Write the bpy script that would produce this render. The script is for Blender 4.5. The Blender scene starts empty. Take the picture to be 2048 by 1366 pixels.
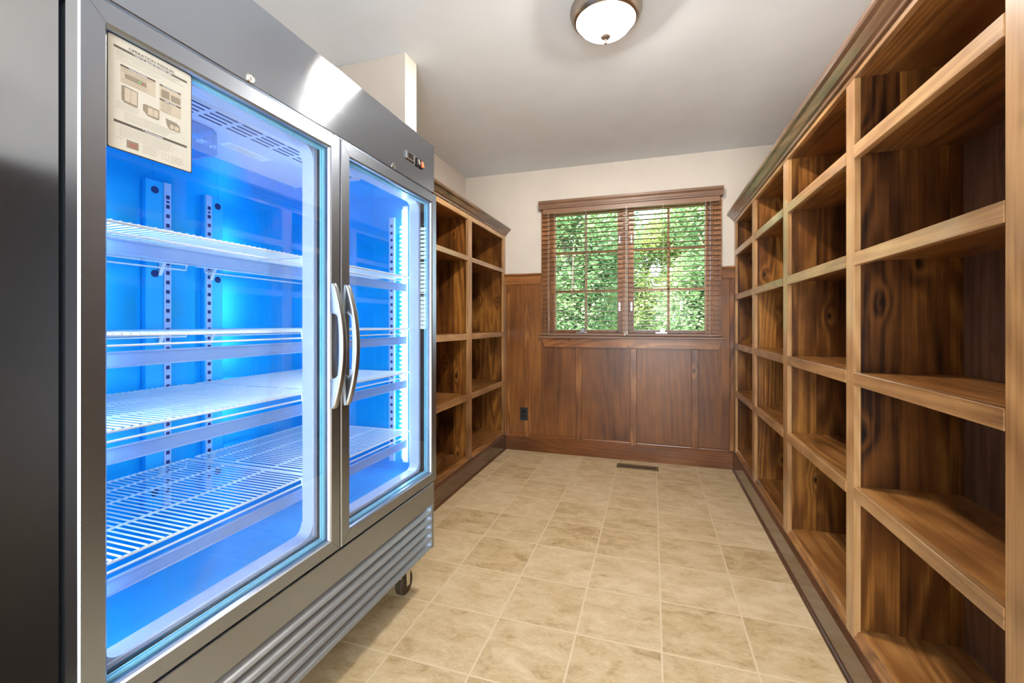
import bpy, bmesh, math, random
from mathutils import Vector, Matrix
random.seed(7)
S = bpy.context.scene
COL = S.collection

# ------------------------------------------------------------------ camera, world, lights, exposure
F_PX = 876.0; HORIZON = 647.0; CAM_Z = 1.245
YAW = math.atan(281.0 / 876.0)
cam_d = bpy.data.cameras.new('camera'); cam = bpy.data.objects.new('camera', cam_d); COL.objects.link(cam)
cam.location = (0, 0, CAM_Z); cam.rotation_euler = (math.pi / 2, 0, YAW)
cam_d.sensor_width = 36.0; cam_d.lens = F_PX / 2048 * 36.0
cam_d.shift_y = -(683.0 - HORIZON) / 2048.0
cam_d.clip_start = 0.02
S.camera = cam

S.view_settings.view_transform = 'Standard'
S.view_settings.look = 'None'
S.view_settings.gamma = 1.0
S.view_settings.use_curve_mapping = False
S.view_settings.exposure = 0.58

W = bpy.data.worlds.new('sky'); S.world = W; W.use_nodes = True
wb = W.node_tree.nodes['Background']
wb.inputs[0].default_value = (0.76, 0.90, 1.0, 1); wb.inputs[1].default_value = 5.0

sun_d = bpy.data.lights.new('sun', 'SUN'); sun_d.energy = 16.0; sun_d.angle = 0.02; sun_d.color = (1, .95, .82)
sun = bpy.data.objects.new('sun', sun_d); COL.objects.link(sun)
sun.rotation_euler = Vector((0.35, 0.62, -0.70)).to_track_quat('-Z', 'Y').to_euler()

def area(name, loc, target, sx, sy, power, color):
    d = bpy.data.lights.new(name, 'AREA'); d.shape = 'RECTANGLE'; d.size = sx; d.size_y = sy
    d.energy = power; d.color = color
    o = bpy.data.objects.new(name, d); COL.objects.link(o); o.location = loc
    o.rotation_euler = (Vector(target) - Vector(loc)).to_track_quat('-Z', 'Y').to_euler()
    return o
# added fill light that brightens the room from an assumed doorway behind the camera
area('doorway_fill', (0.1, -1.62, 1.2), (0.0, 1.6, 2.5), 1.3, 1.9, 52, (.97, .98, 1.0))
LAMP_W = 54.0
LAMP_COLOR = (1.0, .93, .83)
LED_STRENGTH = 15.0

# ------------------------------------------------------------------ node helpers and materials
def new_mat(name):
    m = bpy.data.materials.new(name); m.use_nodes = True
    nt = m.node_tree; b = nt.nodes['Principled BSDF']
    return m, nt, b
def nd(nt, t, **kw):
    n = nt.nodes.new(t)
    for k, v in kw.items(): setattr(n, k, v)
    return n
def setin(n, **kw):
    for k, v in kw.items(): n.inputs[k.replace('_', ' ')].default_value = v
def lk(nt, a, b): nt.links.new(a, b)
def math_n(nt, op, a, b=None, c=None):
    n = nd(nt, 'ShaderNodeMath', operation=op)
    for i, v in enumerate((a, b, c)):
        if v is None: continue
        if isinstance(v, (int, float)): n.inputs[i].default_value = v
        else: lk(nt, v, n.inputs[i])
    return n.outputs[0]
def mixc(nt, fac, a, b, mode='MIX'):
    n = nd(nt, 'ShaderNodeMix', data_type='RGBA', blend_type=mode)
    if isinstance(fac, (int, float)): n.inputs[0].default_value = fac
    else: lk(nt, fac, n.inputs[0])
    for i, v in ((6, a), (7, b)):
        if isinstance(v, tuple): n.inputs[i].default_value = (v + (1,))[:4]
        else: lk(nt, v, n.inputs[i])
    return n.outputs[2]
def ramp(nt, fac, stops):
    n = nd(nt, 'ShaderNodeValToRGB')
    cr = n.color_ramp
    while len(cr.elements) < len(stops): cr.elements.new(0.5)
    for e, (p, c) in zip(cr.elements, stops):
        e.position = p; e.color = (c + (1,))[:4] if isinstance(c, tuple) else (c, c, c, 1)
    lk(nt, fac, n.inputs[0]); return n.outputs[0]
def noise(nt, vec, scale, detail=3, rough=.5, dist=0):
    n = nd(nt, 'ShaderNodeTexNoise'); lk(nt, vec, n.inputs['Vector'])
    setin(n, Scale=scale, Detail=detail, Roughness=rough, Distortion=dist); return n.outputs[0]
def bump(nt, b, h, strength, dist=.01):
    n = nd(nt, 'ShaderNodeBump'); setin(n, Strength=strength, Distance=dist)
    lk(nt, h, n.inputs['Height']); lk(nt, n.outputs[0], b.inputs['Normal'])

def plain(name, col, rough=.5, metal=0, bumpy=0, scale=60, **kw):
    m, nt, b = new_mat(name)
    tc = nd(nt, 'ShaderNodeTexCoord').outputs['Object']
    f = noise(nt, tc, scale, 3)
    lo = tuple(c * .93 for c in col)
    hi = tuple(min(1, c * 1.05) for c in col)
    c = mixc(nt, f, lo, hi); lk(nt, c, b.inputs['Base Color'])
    b.inputs['Roughness'].default_value = rough; b.inputs['Metallic'].default_value = metal
    for k, v in kw.items(): b.inputs[k.replace('_', ' ')].default_value = v
    if bumpy: bump(nt, b, f, bumpy, .002)
    return m
def emit(name, col, strength):
    m, nt, b = new_mat(name)
    b.inputs['Base Color'].default_value = col + (1,)
    b.inputs['Emission Color'].default_value = col + (1,)
    b.inputs['Emission Strength'].default_value = strength
    return m

def wood(name, axis, dark, mid, light, rough=.32, knots=1.0, scale=1.0, planks=0.0, plank_axis='X', contrast=1.0, coat=.06, across=None):
    """stained pine; grain runs along axis"""
    m, nt, b = new_mat(name)
    tc = nd(nt, 'ShaderNodeTexCoord').outputs['Object']
    rnd = nd(nt, 'ShaderNodeObjectInfo').outputs['Random']
    off = nd(nt, 'ShaderNodeCombineXYZ')
    lk(nt, math_n(nt, 'MULTIPLY', rnd, 31.0), off.inputs[0])
    lk(nt, math_n(nt, 'MULTIPLY', rnd, 17.0), off.inputs[1])
    lk(nt, math_n(nt, 'MULTIPLY', rnd, 23.0), off.inputs[2])
    add = nd(nt, 'ShaderNodeVectorMath', operation='ADD')
    lk(nt, tc, add.inputs[0]); lk(nt, off.outputs[0], add.inputs[1])
    vec = add.outputs[0]
    pv = None
    if planks:
        sp = nd(nt, 'ShaderNodeSeparateXYZ'); lk(nt, tc, sp.inputs[0])
        idx = math_n(nt, 'FLOOR', math_n(nt, 'DIVIDE', sp.outputs[plank_axis], planks))
        wn = nd(nt, 'ShaderNodeTexWhiteNoise', noise_dimensions='2D')
        cmb = nd(nt, 'ShaderNodeCombineXYZ'); lk(nt, idx, cmb.inputs[0]); lk(nt, rnd, cmb.inputs[1])
        lk(nt, cmb.outputs[0], wn.inputs['Vector'])
        a2 = nd(nt, 'ShaderNodeVectorMath', operation='ADD'); lk(nt, vec, a2.inputs[0])
        sc2 = nd(nt, 'ShaderNodeVectorMath', operation='SCALE'); sc2.inputs['Scale'].default_value = 9.0
        lk(nt, wn.outputs['Color'], sc2.inputs[0]); lk(nt, sc2.outputs[0], a2.inputs[1])
        vec = a2.outputs[0]; pv = wn.outputs['Value']
    def mapped(s):
        mp = nd(nt, 'ShaderNodeMapping'); lk(nt, vec, mp.inputs[0])
        mp.inputs['Scale'].default_value = s; return mp.outputs[0]
    g = {'X': 0, 'Y': 1, 'Z': 2}[axis]
    def sv(c, l):
        s = [c * scale] * 3; s[g] = l * scale; return tuple(s)
    across = across or {'Z': 'X', 'Y': 'X', 'X': 'Z'}[axis]
    s3 = nd(nt, 'ShaderNodeSeparateXYZ'); lk(nt, vec, s3.inputs[0])
    kv = nd(nt, 'ShaderNodeCombineXYZ')
    warp = noise(nt, mapped((9, 9, 9)), 1.0, 2)
    lk(nt, math_n(nt, 'MULTIPLY_ADD', s3.outputs[across], 3.6, math_n(nt, 'MULTIPLY', warp, .10)), kv.inputs[0])
    lk(nt, math_n(nt, 'MULTIPLY', s3.outputs[axis], 2.0), kv.inputs[1])
    vor = nd(nt, 'ShaderNodeTexVoronoi', voronoi_dimensions='2D'); lk(nt, kv.outputs[0], vor.inputs['Vector']); vor.inputs['Scale'].default_value = 1.0
    d = vor.outputs['Distance']
    kb = math_n(nt, 'EXPONENT', math_n(nt, 'MULTIPLY', math_n(nt, 'POWER', math_n(nt, 'DIVIDE', d, .12), 2.0), -1.0))
    low = noise(nt, mapped(sv(3.0, .32)), 1.0, 2, .45, .25)
    ph = math_n(nt, 'ADD', math_n(nt, 'MULTIPLY', low, 120.0), math_n(nt, 'MULTIPLY', kb, 6.5 * knots))
    ring = math_n(nt, 'MULTIPLY_ADD', math_n(nt, 'SINE', ph), .5, .5)
    fine = noise(nt, mapped(sv(95, 2.6)), 1.0, 5, .7)
    blot = noise(nt, mapped(sv(2.6, 1.5)), 1.0, 4, .6)
    f = math_n(nt, 'ADD', math_n(nt, 'MULTIPLY', ring, .17 * contrast), math_n(nt, 'MULTIPLY', fine, .50))
    f = math_n(nt, 'ADD', f, math_n(nt, 'MULTIPLY', blot, .95))
    f = math_n(nt, 'SUBTRACT', f, .325)
    if pv is not None: f = math_n(nt, 'ADD', f, math_n(nt, 'MULTIPLY_ADD', pv, .20, -.10))
    f = math_n(nt, 'ADD', f, math_n(nt, 'MULTIPLY_ADD', rnd, .14, -.07))
    col = ramp(nt, f, [(.18, dark), (.5, mid), (.82, light)])
    if knots:
        kd = ramp(nt, d, [(.015, 1.0), (.055, 0.0)])
        col = mixc(nt, math_n(nt, 'MULTIPLY', kd, .75 * knots), col, tuple(c * .35 for c in dark))
    if pv is not None:
        fr = math_n(nt, 'FRACT', math_n(nt, 'DIVIDE', sp.outputs[plank_axis], planks))
        edge = ramp(nt, fr, [(0.0, 1.0), (.018, 0.0)])
        col = mixc(nt, math_n(nt, 'MULTIPLY', edge, .6), col, dark)
    lk(nt, col, b.inputs['Base Color'])
    b.inputs['Roughness'].default_value = rough
    b.inputs['Coat Weight'].default_value = coat; b.inputs['Coat Roughness'].default_value = .13; b.inputs['Specular IOR Level'].default_value = .35
    bump(nt, b, fine, .12, .002)
    return m

DK, MD, LT = (.040, .013, .004), (.20, .073, .018), (.42, .19, .055)
wood_z = wood('stained_pine_vertical', 'Z', DK, MD, LT, planks=.0)
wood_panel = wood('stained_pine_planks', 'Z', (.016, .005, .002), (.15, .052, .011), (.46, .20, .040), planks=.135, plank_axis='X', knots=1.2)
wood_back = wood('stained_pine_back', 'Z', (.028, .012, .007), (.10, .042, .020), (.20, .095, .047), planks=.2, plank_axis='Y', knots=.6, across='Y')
wood_y = wood('stained_pine_shelf', 'Y', (.06, .022, .006), (.26, .105, .028), (.52, .26, .08), knots=1.0, coat=.25)
wood_x = wood('stained_pine_cross', 'X', (.09, .03, .008), (.27, .10, .026), (.48, .22, .065), knots=.7)
frame_z = wood('face_frame_vertical', 'Z', across='Y', dark=(.15, .065, .022), mid=(.42, .22, .085), light=(.64, .40, .18), knots=.35, contrast=.7, rough=.36, coat=.7)
frame_y = wood('face_frame_shelf_edge', 'Y', across='Z', dark=(.15, .065, .022), mid=(.42, .22, .085), light=(.64, .40, .18), knots=.35, contrast=.7, rough=.36, coat=.7)
base_y = wood('dark_baseboard', 'Y', (.045, .020, .010), (.10, .045, .022), (.18, .085, .042), knots=.3, rough=.22, contrast=.6, coat=.5)
base_x = wood('baseboard_window_side', 'X', (.08, .026, .007), (.19, .066, .016), (.31, .12, .034), knots=.3, rough=.28, contrast=.6)
wains = wood('stained_plywood', 'Z', (.065, .020, .005), (.19, .068, .014), (.32, .13, .030), knots=.12, scale=.8, contrast=.5, rough=.36)
crown_w = wood('crown_moulding_wood', 'Y', (.05, .022, .012), (.15, .075, .040), (.28, .16, .09), knots=.3, rough=.25, coat=.4)
window_w = wood('window_wood', 'Z', (.10, .034, .010), (.36, .15, .050), (.58, .30, .13), knots=0, contrast=.6)
blind_w = plain('blind_brown', (.21, .105, .055), .38, scale=30)
valance_w = wood('valance_brown', 'X', (.12, .060, .032), (.19, .098, .052), (.26, .14, .078), knots=0, contrast=.3, rough=.4)

ceil_m = plain('ceiling_paint', (.76, .80, .85), .75, scale=4, bumpy=.05)
wall_m = plain('beige_wall_paint', (.60, .54, .475), .7, scale=5, bumpy=.05)
dark_m = plain('dark_void', (.012, .011, .011), .7)
black_m = plain('black_plastic', (.015, .014, .014), .35)
rubber_m = plain('dark_rubber', (.05, .032, .018), .6)
vent_m = plain('bronze_vent_metal', (.20, .135, .065), .42, .5)
chrome_m = plain('chrome', (.62, .62, .62), .2, 1)
zinc_m = plain('zinc_plate', (.62, .58, .48), .3, 1)
nickel_m = plain('brushed_nickel', (.42, .37, .32), .3, 1)
finial_m = plain('dark_nickel', (.20, .155, .12), .5, .6)
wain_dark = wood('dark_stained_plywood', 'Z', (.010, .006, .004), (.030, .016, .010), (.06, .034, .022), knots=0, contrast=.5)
cord_m = plain('pale_cord', (.62, .58, .52), .6)
wire_m = plain('white_coated_wire', (.92, .92, .94), .35)
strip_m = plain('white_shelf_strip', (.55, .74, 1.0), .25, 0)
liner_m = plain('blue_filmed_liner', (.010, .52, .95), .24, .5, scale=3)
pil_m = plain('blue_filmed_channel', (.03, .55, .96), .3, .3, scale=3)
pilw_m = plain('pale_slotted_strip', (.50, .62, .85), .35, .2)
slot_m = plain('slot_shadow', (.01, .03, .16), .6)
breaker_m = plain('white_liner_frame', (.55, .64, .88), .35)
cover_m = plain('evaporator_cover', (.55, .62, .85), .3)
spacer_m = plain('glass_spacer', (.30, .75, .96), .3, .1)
paper_m = plain('laminated_paper', (.50, .485, .43), .35)
ink_m = plain('brown_ink', (.060, .045, .032), .5)
greyink_m = plain('faint_ink', (.30, .275, .23), .5)
tan_m = plain('tan_print', (.42, .36, .28), .5)
tan2_m = plain('dark_tan_print', (.20, .165, .12), .5)
white_m = plain('white_print', (.80, .84, .92), .5)
green_m = plain('green_dot', (.10, .38, .10), .5)
red_m = plain('red_dot', (.26, .10, .08), .5)
led_m = emit('led_tube_glow', (.58, .78, 1.0), LED_STRENGTH)
diode_m = emit('led_diode_glow', (.68, .85, 1.0), LED_STRENGTH)
redlamp_m = emit('red_switch_light', (1.0, .10, .03), 1.2)
darkglass_m = plain('display_glass', (.02, .018, .016), .08)

def steel(name, col, rough, aniso=.75, bump_dir=(4, 4, 260)):
    m, nt, b = new_mat(name)
    tc = nd(nt, 'ShaderNodeTexCoord').outputs['Object']
    mp = nd(nt, 'ShaderNodeMapping'); lk(nt, tc, mp.inputs[0]); mp.inputs['Scale'].default_value = bump_dir
    f = noise(nt, mp.outputs[0], 1.0, 4, .65)
    c = mixc(nt, f, tuple(x * .97 for x in col), tuple(min(1, x * 1.03) for x in col))
    lk(nt, c, b.inputs['Base Color'])
    b.inputs['Metallic'].default_value = 1.0
    r = math_n(nt, 'MULTIPLY_ADD', f, .05, rough - .025); lk(nt, r, b.inputs['Roughness'])
    b.inputs['Anisotropic'].default_value = aniso; b.inputs['Anisotropic Rotation'].default_value = .25
    tg = nd(nt, 'ShaderNodeTangent', direction_type='RADIAL', axis='Z'); lk(nt, tg.outputs[0], b.inputs['Tangent'])
    return m
steel_m = steel('brushed_stainless_steel', (.41, .455, .52), .115, .85)
steel_door = steel('satin_stainless_door_steel', (.37, .42, .50), .30, .6)
steel_dark_m = steel('brushed_steel_side', (.30, .34, .40), .18, .5)
louvre_m = plain('satin_louvre_metal', (.38, .40, .42), .36, .8)
steel_v = steel('brushed_steel_vertical', (.36, .385, .42), .30, .5, (260, 260, 4))

def glass(name, tint, refl=1.0):
    m = bpy.data.materials.new(name); m.use_nodes = True; nt = m.node_tree
    nt.nodes.clear()
    out = nd(nt, 'ShaderNodeOutputMaterial'); tr = nd(nt, 'ShaderNodeBsdfTransparent'); gl = nd(nt, 'ShaderNodeBsdfGlossy')
    tr.inputs[0].default_value = tint + (1,); gl.inputs['Roughness'].default_value = .01
    fr = nd(nt, 'ShaderNodeFresnel'); fr.inputs[0].default_value = 1.45
    mx = nd(nt, 'ShaderNodeMixShader')
    lk(nt, math_n(nt, 'MULTIPLY', fr.outputs[0], refl), mx.inputs[0])
    lk(nt, tr.outputs[0], mx.inputs[1]); lk(nt, gl.outputs[0], mx.inputs[2]); lk(nt, mx.outputs[0], out.inputs[0])
    return m
glass_m = glass('clear_door_glass', (.95, .98, 1.0), .20)
pane_m = glass('window_glass', (.97, .98, .97), .08)
plastic_m = glass('clear_plastic', (.84, .90, 1.0), .45)

def translucent(m, amount):
    nt = m.node_tree; b = nt.nodes['Principled BSDF']; out = nt.nodes['Material Output']
    tl = nd(nt, 'ShaderNodeBsdfTranslucent'); lk(nt, b.inputs['Base Color'].links[0].from_socket, tl.inputs[0])
    mx = nd(nt, 'ShaderNodeMixShader'); mx.inputs[0].default_value = amount
    lk(nt, b.outputs[0], mx.inputs[1]); lk(nt, tl.outputs[0], mx.inputs[2]); lk(nt, mx.outputs[0], out.inputs[0])
translucent(strip_m, .6)
def shade_mat():
    m = bpy.data.materials.new('prismatic_lamp_glass'); m.use_nodes = True; nt = m.node_tree
    nt.nodes.clear()
    out = nd(nt, 'ShaderNodeOutputMaterial'); tr = nd(nt, 'ShaderNodeBsdfTransparent'); tl = nd(nt, 'ShaderNodeBsdfTranslucent')
    gl = nd(nt, 'ShaderNodeBsdfGlossy'); gl.inputs['Roughness'].default_value = .1
    em = nd(nt, 'ShaderNodeEmission'); em.inputs[0].default_value = (1, .95, .88, 1); em.inputs[1].default_value = .62
    m1 = nd(nt, 'ShaderNodeMixShader'); m1.inputs[0].default_value = .18
    lk(nt, tr.outputs[0], m1.inputs[1]); lk(nt, tl.outputs[0], m1.inputs[2])
    m2 = nd(nt, 'ShaderNodeMixShader'); m2.inputs[0].default_value = .05
    lk(nt, m1.outputs[0], m2.inputs[1]); lk(nt, gl.outputs[0], m2.inputs[2])
    ad = nd(nt, 'ShaderNodeAddShader'); lk(nt, m2.outputs[0], ad.inputs[0]); lk(nt, em.outputs[0], ad.inputs[1])
    lk(nt, ad.outputs[0], out.inputs[0]); return m
shade_m = shade_mat()

def tile_mat():
    m, nt, b = new_mat('ceramic_floor_tile')
    tc = nd(nt, 'ShaderNodeTexCoord').outputs['Object']
    mp = nd(nt, 'ShaderNodeMapping'); lk(nt, tc, mp.inputs[0])
    mp.inputs['Location'].default_value = (-0.035 + .326 * 20 + .002, -2.075 + .3215 * 20 + .002, 0)
    br = nd(nt, 'ShaderNodeTexBrick', offset=0.0, squash=1.0)
    lk(nt, mp.outputs[0], br.inputs['Vector'])
    setin(br, Scale=1.0); br.inputs['Mortar Size'].default_value = .0045
    br.inputs['Mortar Smooth'].default_value = .15
    br.inputs['Brick Width'].default_value = .326; br.inputs['Row Height'].default_value = .3215
    br.inputs['Color1'].default_value = (0, 0, 0, 1); br.inputs['Color2'].default_value = (1, 1, 1, 1); br.inputs['Mortar'].default_value = (.5, .5, .5, 1)
    sepb = nd(nt, 'ShaderNodeSeparateXYZ'); lk(nt, mp.outputs[0], sepb.inputs[0])
    ix = math_n(nt, 'FLOOR', math_n(nt, 'DIVIDE', sepb.outputs[0], .326)); iy = math_n(nt, 'FLOOR', math_n(nt, 'DIVIDE', sepb.outputs[1], .3215))
    cb = nd(nt, 'ShaderNodeCombineXYZ'); lk(nt, ix, cb.inputs[0]); lk(nt, iy, cb.inputs[1])
    wn = nd(nt, 'ShaderNodeTexWhiteNoise'); lk(nt, cb.outputs[0], wn.inputs['Vector'])
    sc = nd(nt, 'ShaderNodeVectorMath', operation='SCALE'); sc.inputs['Scale'].default_value = 7.0; lk(nt, wn.outputs['Color'], sc.inputs[0])
    av = nd(nt, 'ShaderNodeVectorMath', operation='ADD'); lk(nt, tc, av.inputs[0]); lk(nt, sc.outputs[0], av.inputs[1])
    m2 = nd(nt, 'ShaderNodeMapping'); lk(nt, av.outputs[0], m2.inputs[0]); m2.inputs['Scale'].default_value = (1, 1.7, 1)
    n1 = noise(nt, m2.outputs[0], 7.0, 6, .62, .6)
    n2 = noise(nt, m2.outputs[0], 26.0, 6, .7, 1.2)
    n3 = noise(nt, tc, 420.0, 2)
    f = math_n(nt, 'ADD', math_n(nt, 'MULTIPLY', n1, .7), math_n(nt, 'MULTIPLY', n2, .45))
    f = math_n(nt, 'ADD', f, math_n(nt, 'MULTIPLY_ADD', wn.outputs['Value'], .12, -.11))
    col = ramp(nt, f, [(.32, (.38, .25, .115)), (.47, (.60, .445, .245)), (.66, (.74, .59, .38))])
    col = mixc(nt, br.outputs['Fac'], col, (.74, .60, .40))
    lk(nt, col, b.inputs['Base Color'])
    r = math_n(nt, 'MULTIPLY_ADD', n2, .3, .22); lk(nt, r, b.inputs['Roughness'])
    h = math_n(nt, 'SUBTRACT', math_n(nt, 'ADD', math_n(nt, 'MULTIPLY', n2, .55), math_n(nt, 'MULTIPLY', n3, .05)), math_n(nt, 'MULTIPLY', br.outputs['Fac'], .6))
    bump(nt, b, h, .35, .006)
    return m
tile_m = tile_mat()

def leaf_mat(name, c1, c2, c3):
    m, nt, b = new_mat(name)
    tc = nd(nt, 'ShaderNodeTexCoord').outputs['Object']
    f = noise(nt, tc, 1.3, 3); g = noise(nt, tc, 23.0, 1)
    c = ramp(nt, math_n(nt, 'ADD', math_n(nt, 'MULTIPLY', f, .6), math_n(nt, 'MULTIPLY', g, .4)), [(.35, c1), (.5, c2), (.66, c3)])
    lk(nt, c, b.inputs['Base Color']); b.inputs['Roughness'].default_value = .5
    tl = nd(nt, 'ShaderNodeBsdfTranslucent'); lk(nt, c, tl.inputs[0])
    mx = nd(nt, 'ShaderNodeMixShader'); mx.inputs[0].default_value = .45
    out = nt.nodes['Material Output']
    lk(nt, b.outputs[0], mx.inputs[1]); lk(nt, tl.outputs[0], mx.inputs[2]); lk(nt, mx.outputs[0], out.inputs[0])
    return m
leaf_a = leaf_mat('green_leaves', (.07, .16, .06), (.22, .36, .17), (.50, .62, .33))
leaf_b = leaf_mat('yellow_green_leaves', (.10, .20, .06), (.32, .43, .15), (.64, .68, .28))
bark_m = plain('grey_bark', (.13, .10, .08), .85, scale=25, bumpy=.5)
grass_m = plain('lawn', (.10, .20, .05), .9, scale=12)

# ------------------------------------------------------------------ mesh helpers
WLOC = {}
def wl(o): return WLOC.get(o.name, Vector((0, 0, 0))) if o else Vector((0, 0, 0))
def empty(name, loc, label, cat, group=None):
    o = bpy.data.objects.new(name, None); COL.objects.link(o); o.location = loc
    o.empty_display_size = .1
    o['label'] = label; o['category'] = cat
    if group: o['group'] = group
    WLOC[o.name] = Vector(loc); return o
def build(name, bm, mat, parent=None, smooth=False, label=None, origin=None):
    """link bm (world coordinates) as ONE mesh object, as a child of parent"""
    me = bpy.data.meshes.new(name)
    pw = wl(parent)
    org = Vector(origin) if origin is not None else (pw if parent else Vector((0, 0, 0)))
    bmesh.ops.recalc_face_normals(bm, faces=bm.faces[:])
    bmesh.ops.translate(bm, verts=bm.verts[:], vec=-org)
    bm.to_mesh(me); bm.free()
    mats = mat if isinstance(mat, (list, tuple)) else [mat]
    for x in mats: me.materials.append(x)
    if smooth:
        for p in me.polygons: p.use_smooth = True
    o = bpy.data.objects.new(name, me); COL.objects.link(o)
    if smooth == 'auto':
        try: me.set_sharp_from_angle(angle=math.radians(35))
        except Exception: pass
    if parent: o.parent = parent
    o.location = org - pw
    WLOC[o.name] = org
    if label: o['label'] = label
    return o
def tag(o, label=None, cat=None, group=None, kind=None):
    if label: o['label'] = label
    if cat: o['category'] = cat
    if group: o['group'] = group
    if kind: o['kind'] = kind
    return o
def BM(): return bmesh.new()
def box(bm, x0, x1, y0, y1, z0, z1, bev=0, mi=0):
    r = bmesh.ops.create_cube(bm, size=1.0)
    vs = r['verts']
    bmesh.ops.scale(bm, verts=vs, vec=(abs(x1 - x0), abs(y1 - y0), abs(z1 - z0)))
    bmesh.ops.translate(bm, verts=vs, vec=((x0 + x1) / 2, (y0 + y1) / 2, (z0 + z1) / 2))
    fs = set(f for v in vs for f in v.link_faces)
    for f in fs: f.material_index = mi
    if bev:
        es = list(set(e for f in fs for e in f.edges))
        bmesh.ops.bevel(bm, geom=es, offset=bev, segments=1, affect='EDGES', profile=.5, material=mi)
    return bm
def prism(bm, pts, axis, a0, a1, mi=0):
    """pts: 2d polygon in the plane across axis ('X':(y,z) 'Y':(x,z) 'Z':(x,y))"""
    def P(p, a):
        return {'X': (a, p[0], p[1]), 'Y': (p[0], a, p[1]), 'Z': (p[0], p[1], a)}[axis]
    A = [bm.verts.new(P(p, a0)) for p in pts]; B = [bm.verts.new(P(p, a1)) for p in pts]
    n = len(pts); fs = [bm.faces.new(A), bm.faces.new(B[::-1])]
    for i in range(n): fs.append(bm.faces.new((A[i], A[(i + 1) % n], B[(i + 1) % n], B[i])))
    for f in fs: f.material_index = mi
    return bm
def tube(bm, pts, r, n=8, mi=0, cap=True):
    pts = [Vector(p) for p in pts]; rings = []
    for i, p in enumerate(pts):
        t = (pts[min(i + 1, len(pts) - 1)] - pts[max(i - 1, 0)]).normalized()
        u = t.cross(Vector((0, 0, 1)))
        if u.length < .05: u = t.cross(Vector((1, 0, 0)))
        u.normalize(); v = t.cross(u).normalized()
        rr = r[i] if isinstance(r, (list, tuple)) else r
        rings.append([bm.verts.new(p + (u * math.cos(a) + v * math.sin(a)) * rr) for a in (2 * math.pi * k / n for k in range(n))])
    for A, B in zip(rings, rings[1:]):
        for k in range(n):
            f = bm.faces.new((A[k], A[(k + 1) % n], B[(k + 1) % n], B[k])); f.material_index = mi
    if cap:
        bm.faces.new(rings[0][::-1]).material_index = mi; bm.faces.new(rings[-1]).material_index = mi
    return bm
def lathe(bm, prof, c, n=48, axis='Z', mi=0, ripple=0):
    """prof: (radius, height along axis)"""
    c = Vector(c); rings = []
    for r, h in prof:
        ring = []
        for k in range(n):
            a = 2 * math.pi * k / n
            rr = r * (1 + (ripple if k % 2 else 0))
            p = {'Z': (rr * math.cos(a), rr * math.sin(a), h), 'X': (h, rr * math.cos(a), rr * math.sin(a)), 'Y': (rr * math.cos(a), h, rr * math.sin(a))}[axis]
            ring.append(bm.verts.new(c + Vector(p)))
        rings.append(ring)
    for A, B in zip(rings, rings[1:]):
        for k in range(n):
            f = bm.faces.new((A[k], A[(k + 1) % n], B[(k + 1) % n], B[k])); f.material_index = mi
    for R in (rings[0], rings[-1]):
        try: bm.faces.new(R).material_index = mi
        except Exception: pass
    return bm
def struct(name, bm, mat, parent=None, smooth=False):
    o = build(name, bm, mat, parent, smooth)
    if parent is None: o['kind'] = 'structure'
    return o

# ------------------------------------------------------------------ room shell
YB = 4.15; H = 2.74; XL = -1.83; XR = 0.99; YF = -1.75
struct('floor', box(BM(), XL - .1, XR + .1, YF - .1, YB + .12, -.08, 0), tile_m)
struct('ceiling', box(BM(), XL - .1, XR + .1, YF - .1, YB + .12, H, H + .1), ceil_m)
struct('wall_left', box(BM(), XL - .1, XL, YF - .1, YB + .12, 0, H), wall_m)
struct('wall_right', box(BM(), XR, XR + .1, YF - .1, YB + .12, 0, H), wall_m)
# back wall with the window opening
WX0, WX1, WZ0, WZ1 = -.965, .505, 1.135, 2.335
b = BM()
box(b, XL, WX0, YB, YB + .12, 0, H); box(b, WX1, XR, YB, YB + .12, 0, H)
box(b, WX0, WX1, YB, YB + .12, 0, WZ0); box(b, WX0, WX1, YB, YB + .12, WZ1, H)
struct('wall_back', b, wall_m)
b = BM()
box(b, XL, -.55, YF - .1, YF, 0, H); box(b, .75, XR, YF - .1, YF, 0, H); box(b, -.55, .75, YF - .1, YF, 2.3, H)
struct('wall_front', b, wall_m)
b = BM(); box(b, XL, -1.295, 2.118, 2.238, 0, H, .003); struct('wall_wing', b, wall_m)

# wainscot of the back wall (split round the window)
TH = .012
def wains_board(x0, x1, z0, z1):
    struct('trim_%d' % next_trim(), box(BM(), x0, x1, YB - TH, YB, z0, z1), wains)
_t = [0]
def next_trim():
    _t[0] += 1; return _t[0]
bat = [(-1.372, -1.345), (-1.197, -1.146), (-.692, -.636), (-.193, -.137), (.325, .381)]
wains_board(-1.43, WX0 - .062, .12, 1.63); wains_board(WX1 + .062, .69, .12, 1.63); wains_board(WX0 - .062, WX1 + .062, .15, 1.106)
for i, (x0, x1) in enumerate(bat):
    top = 1.63 if i < 2 else 1.018
    b = BM(); box(b, x0, x1, YB - TH - .016, YB - TH, .135, top, .003)
    if i == 1:
        box(b, x0 - .006, x0 + .012, YB - TH - .008, YB - TH, .16, top, .002)
        box(b, x1 - .018, x1 + .006, YB - TH - .008, YB - TH, .16, top, .002)
    struct('trim_%d' % next_trim(), b, wood_z)
struct('trim_%d' % next_trim(), box(BM(), .627, .66, YB - TH - .016, YB - TH, .16, 1.62, .003), wood_z)
for x0, x1 in ((-1.40, WX0 - .062), (WX1 + .062, .665)):
    struct('trim_%d' % next_trim(), box(BM(), x0, x1, YB - .026, YB, 1.63, 1.715, .002), wood_x)
    b = BM(); box(b, x0, x1, YB - .042, YB, 1.715, 1.733, .004); box(b, x0, x1, YB - .03, YB, 1.703, 1.7155, .003)
    struct('trim_%d' % next_trim(), b, wood_x)
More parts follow.
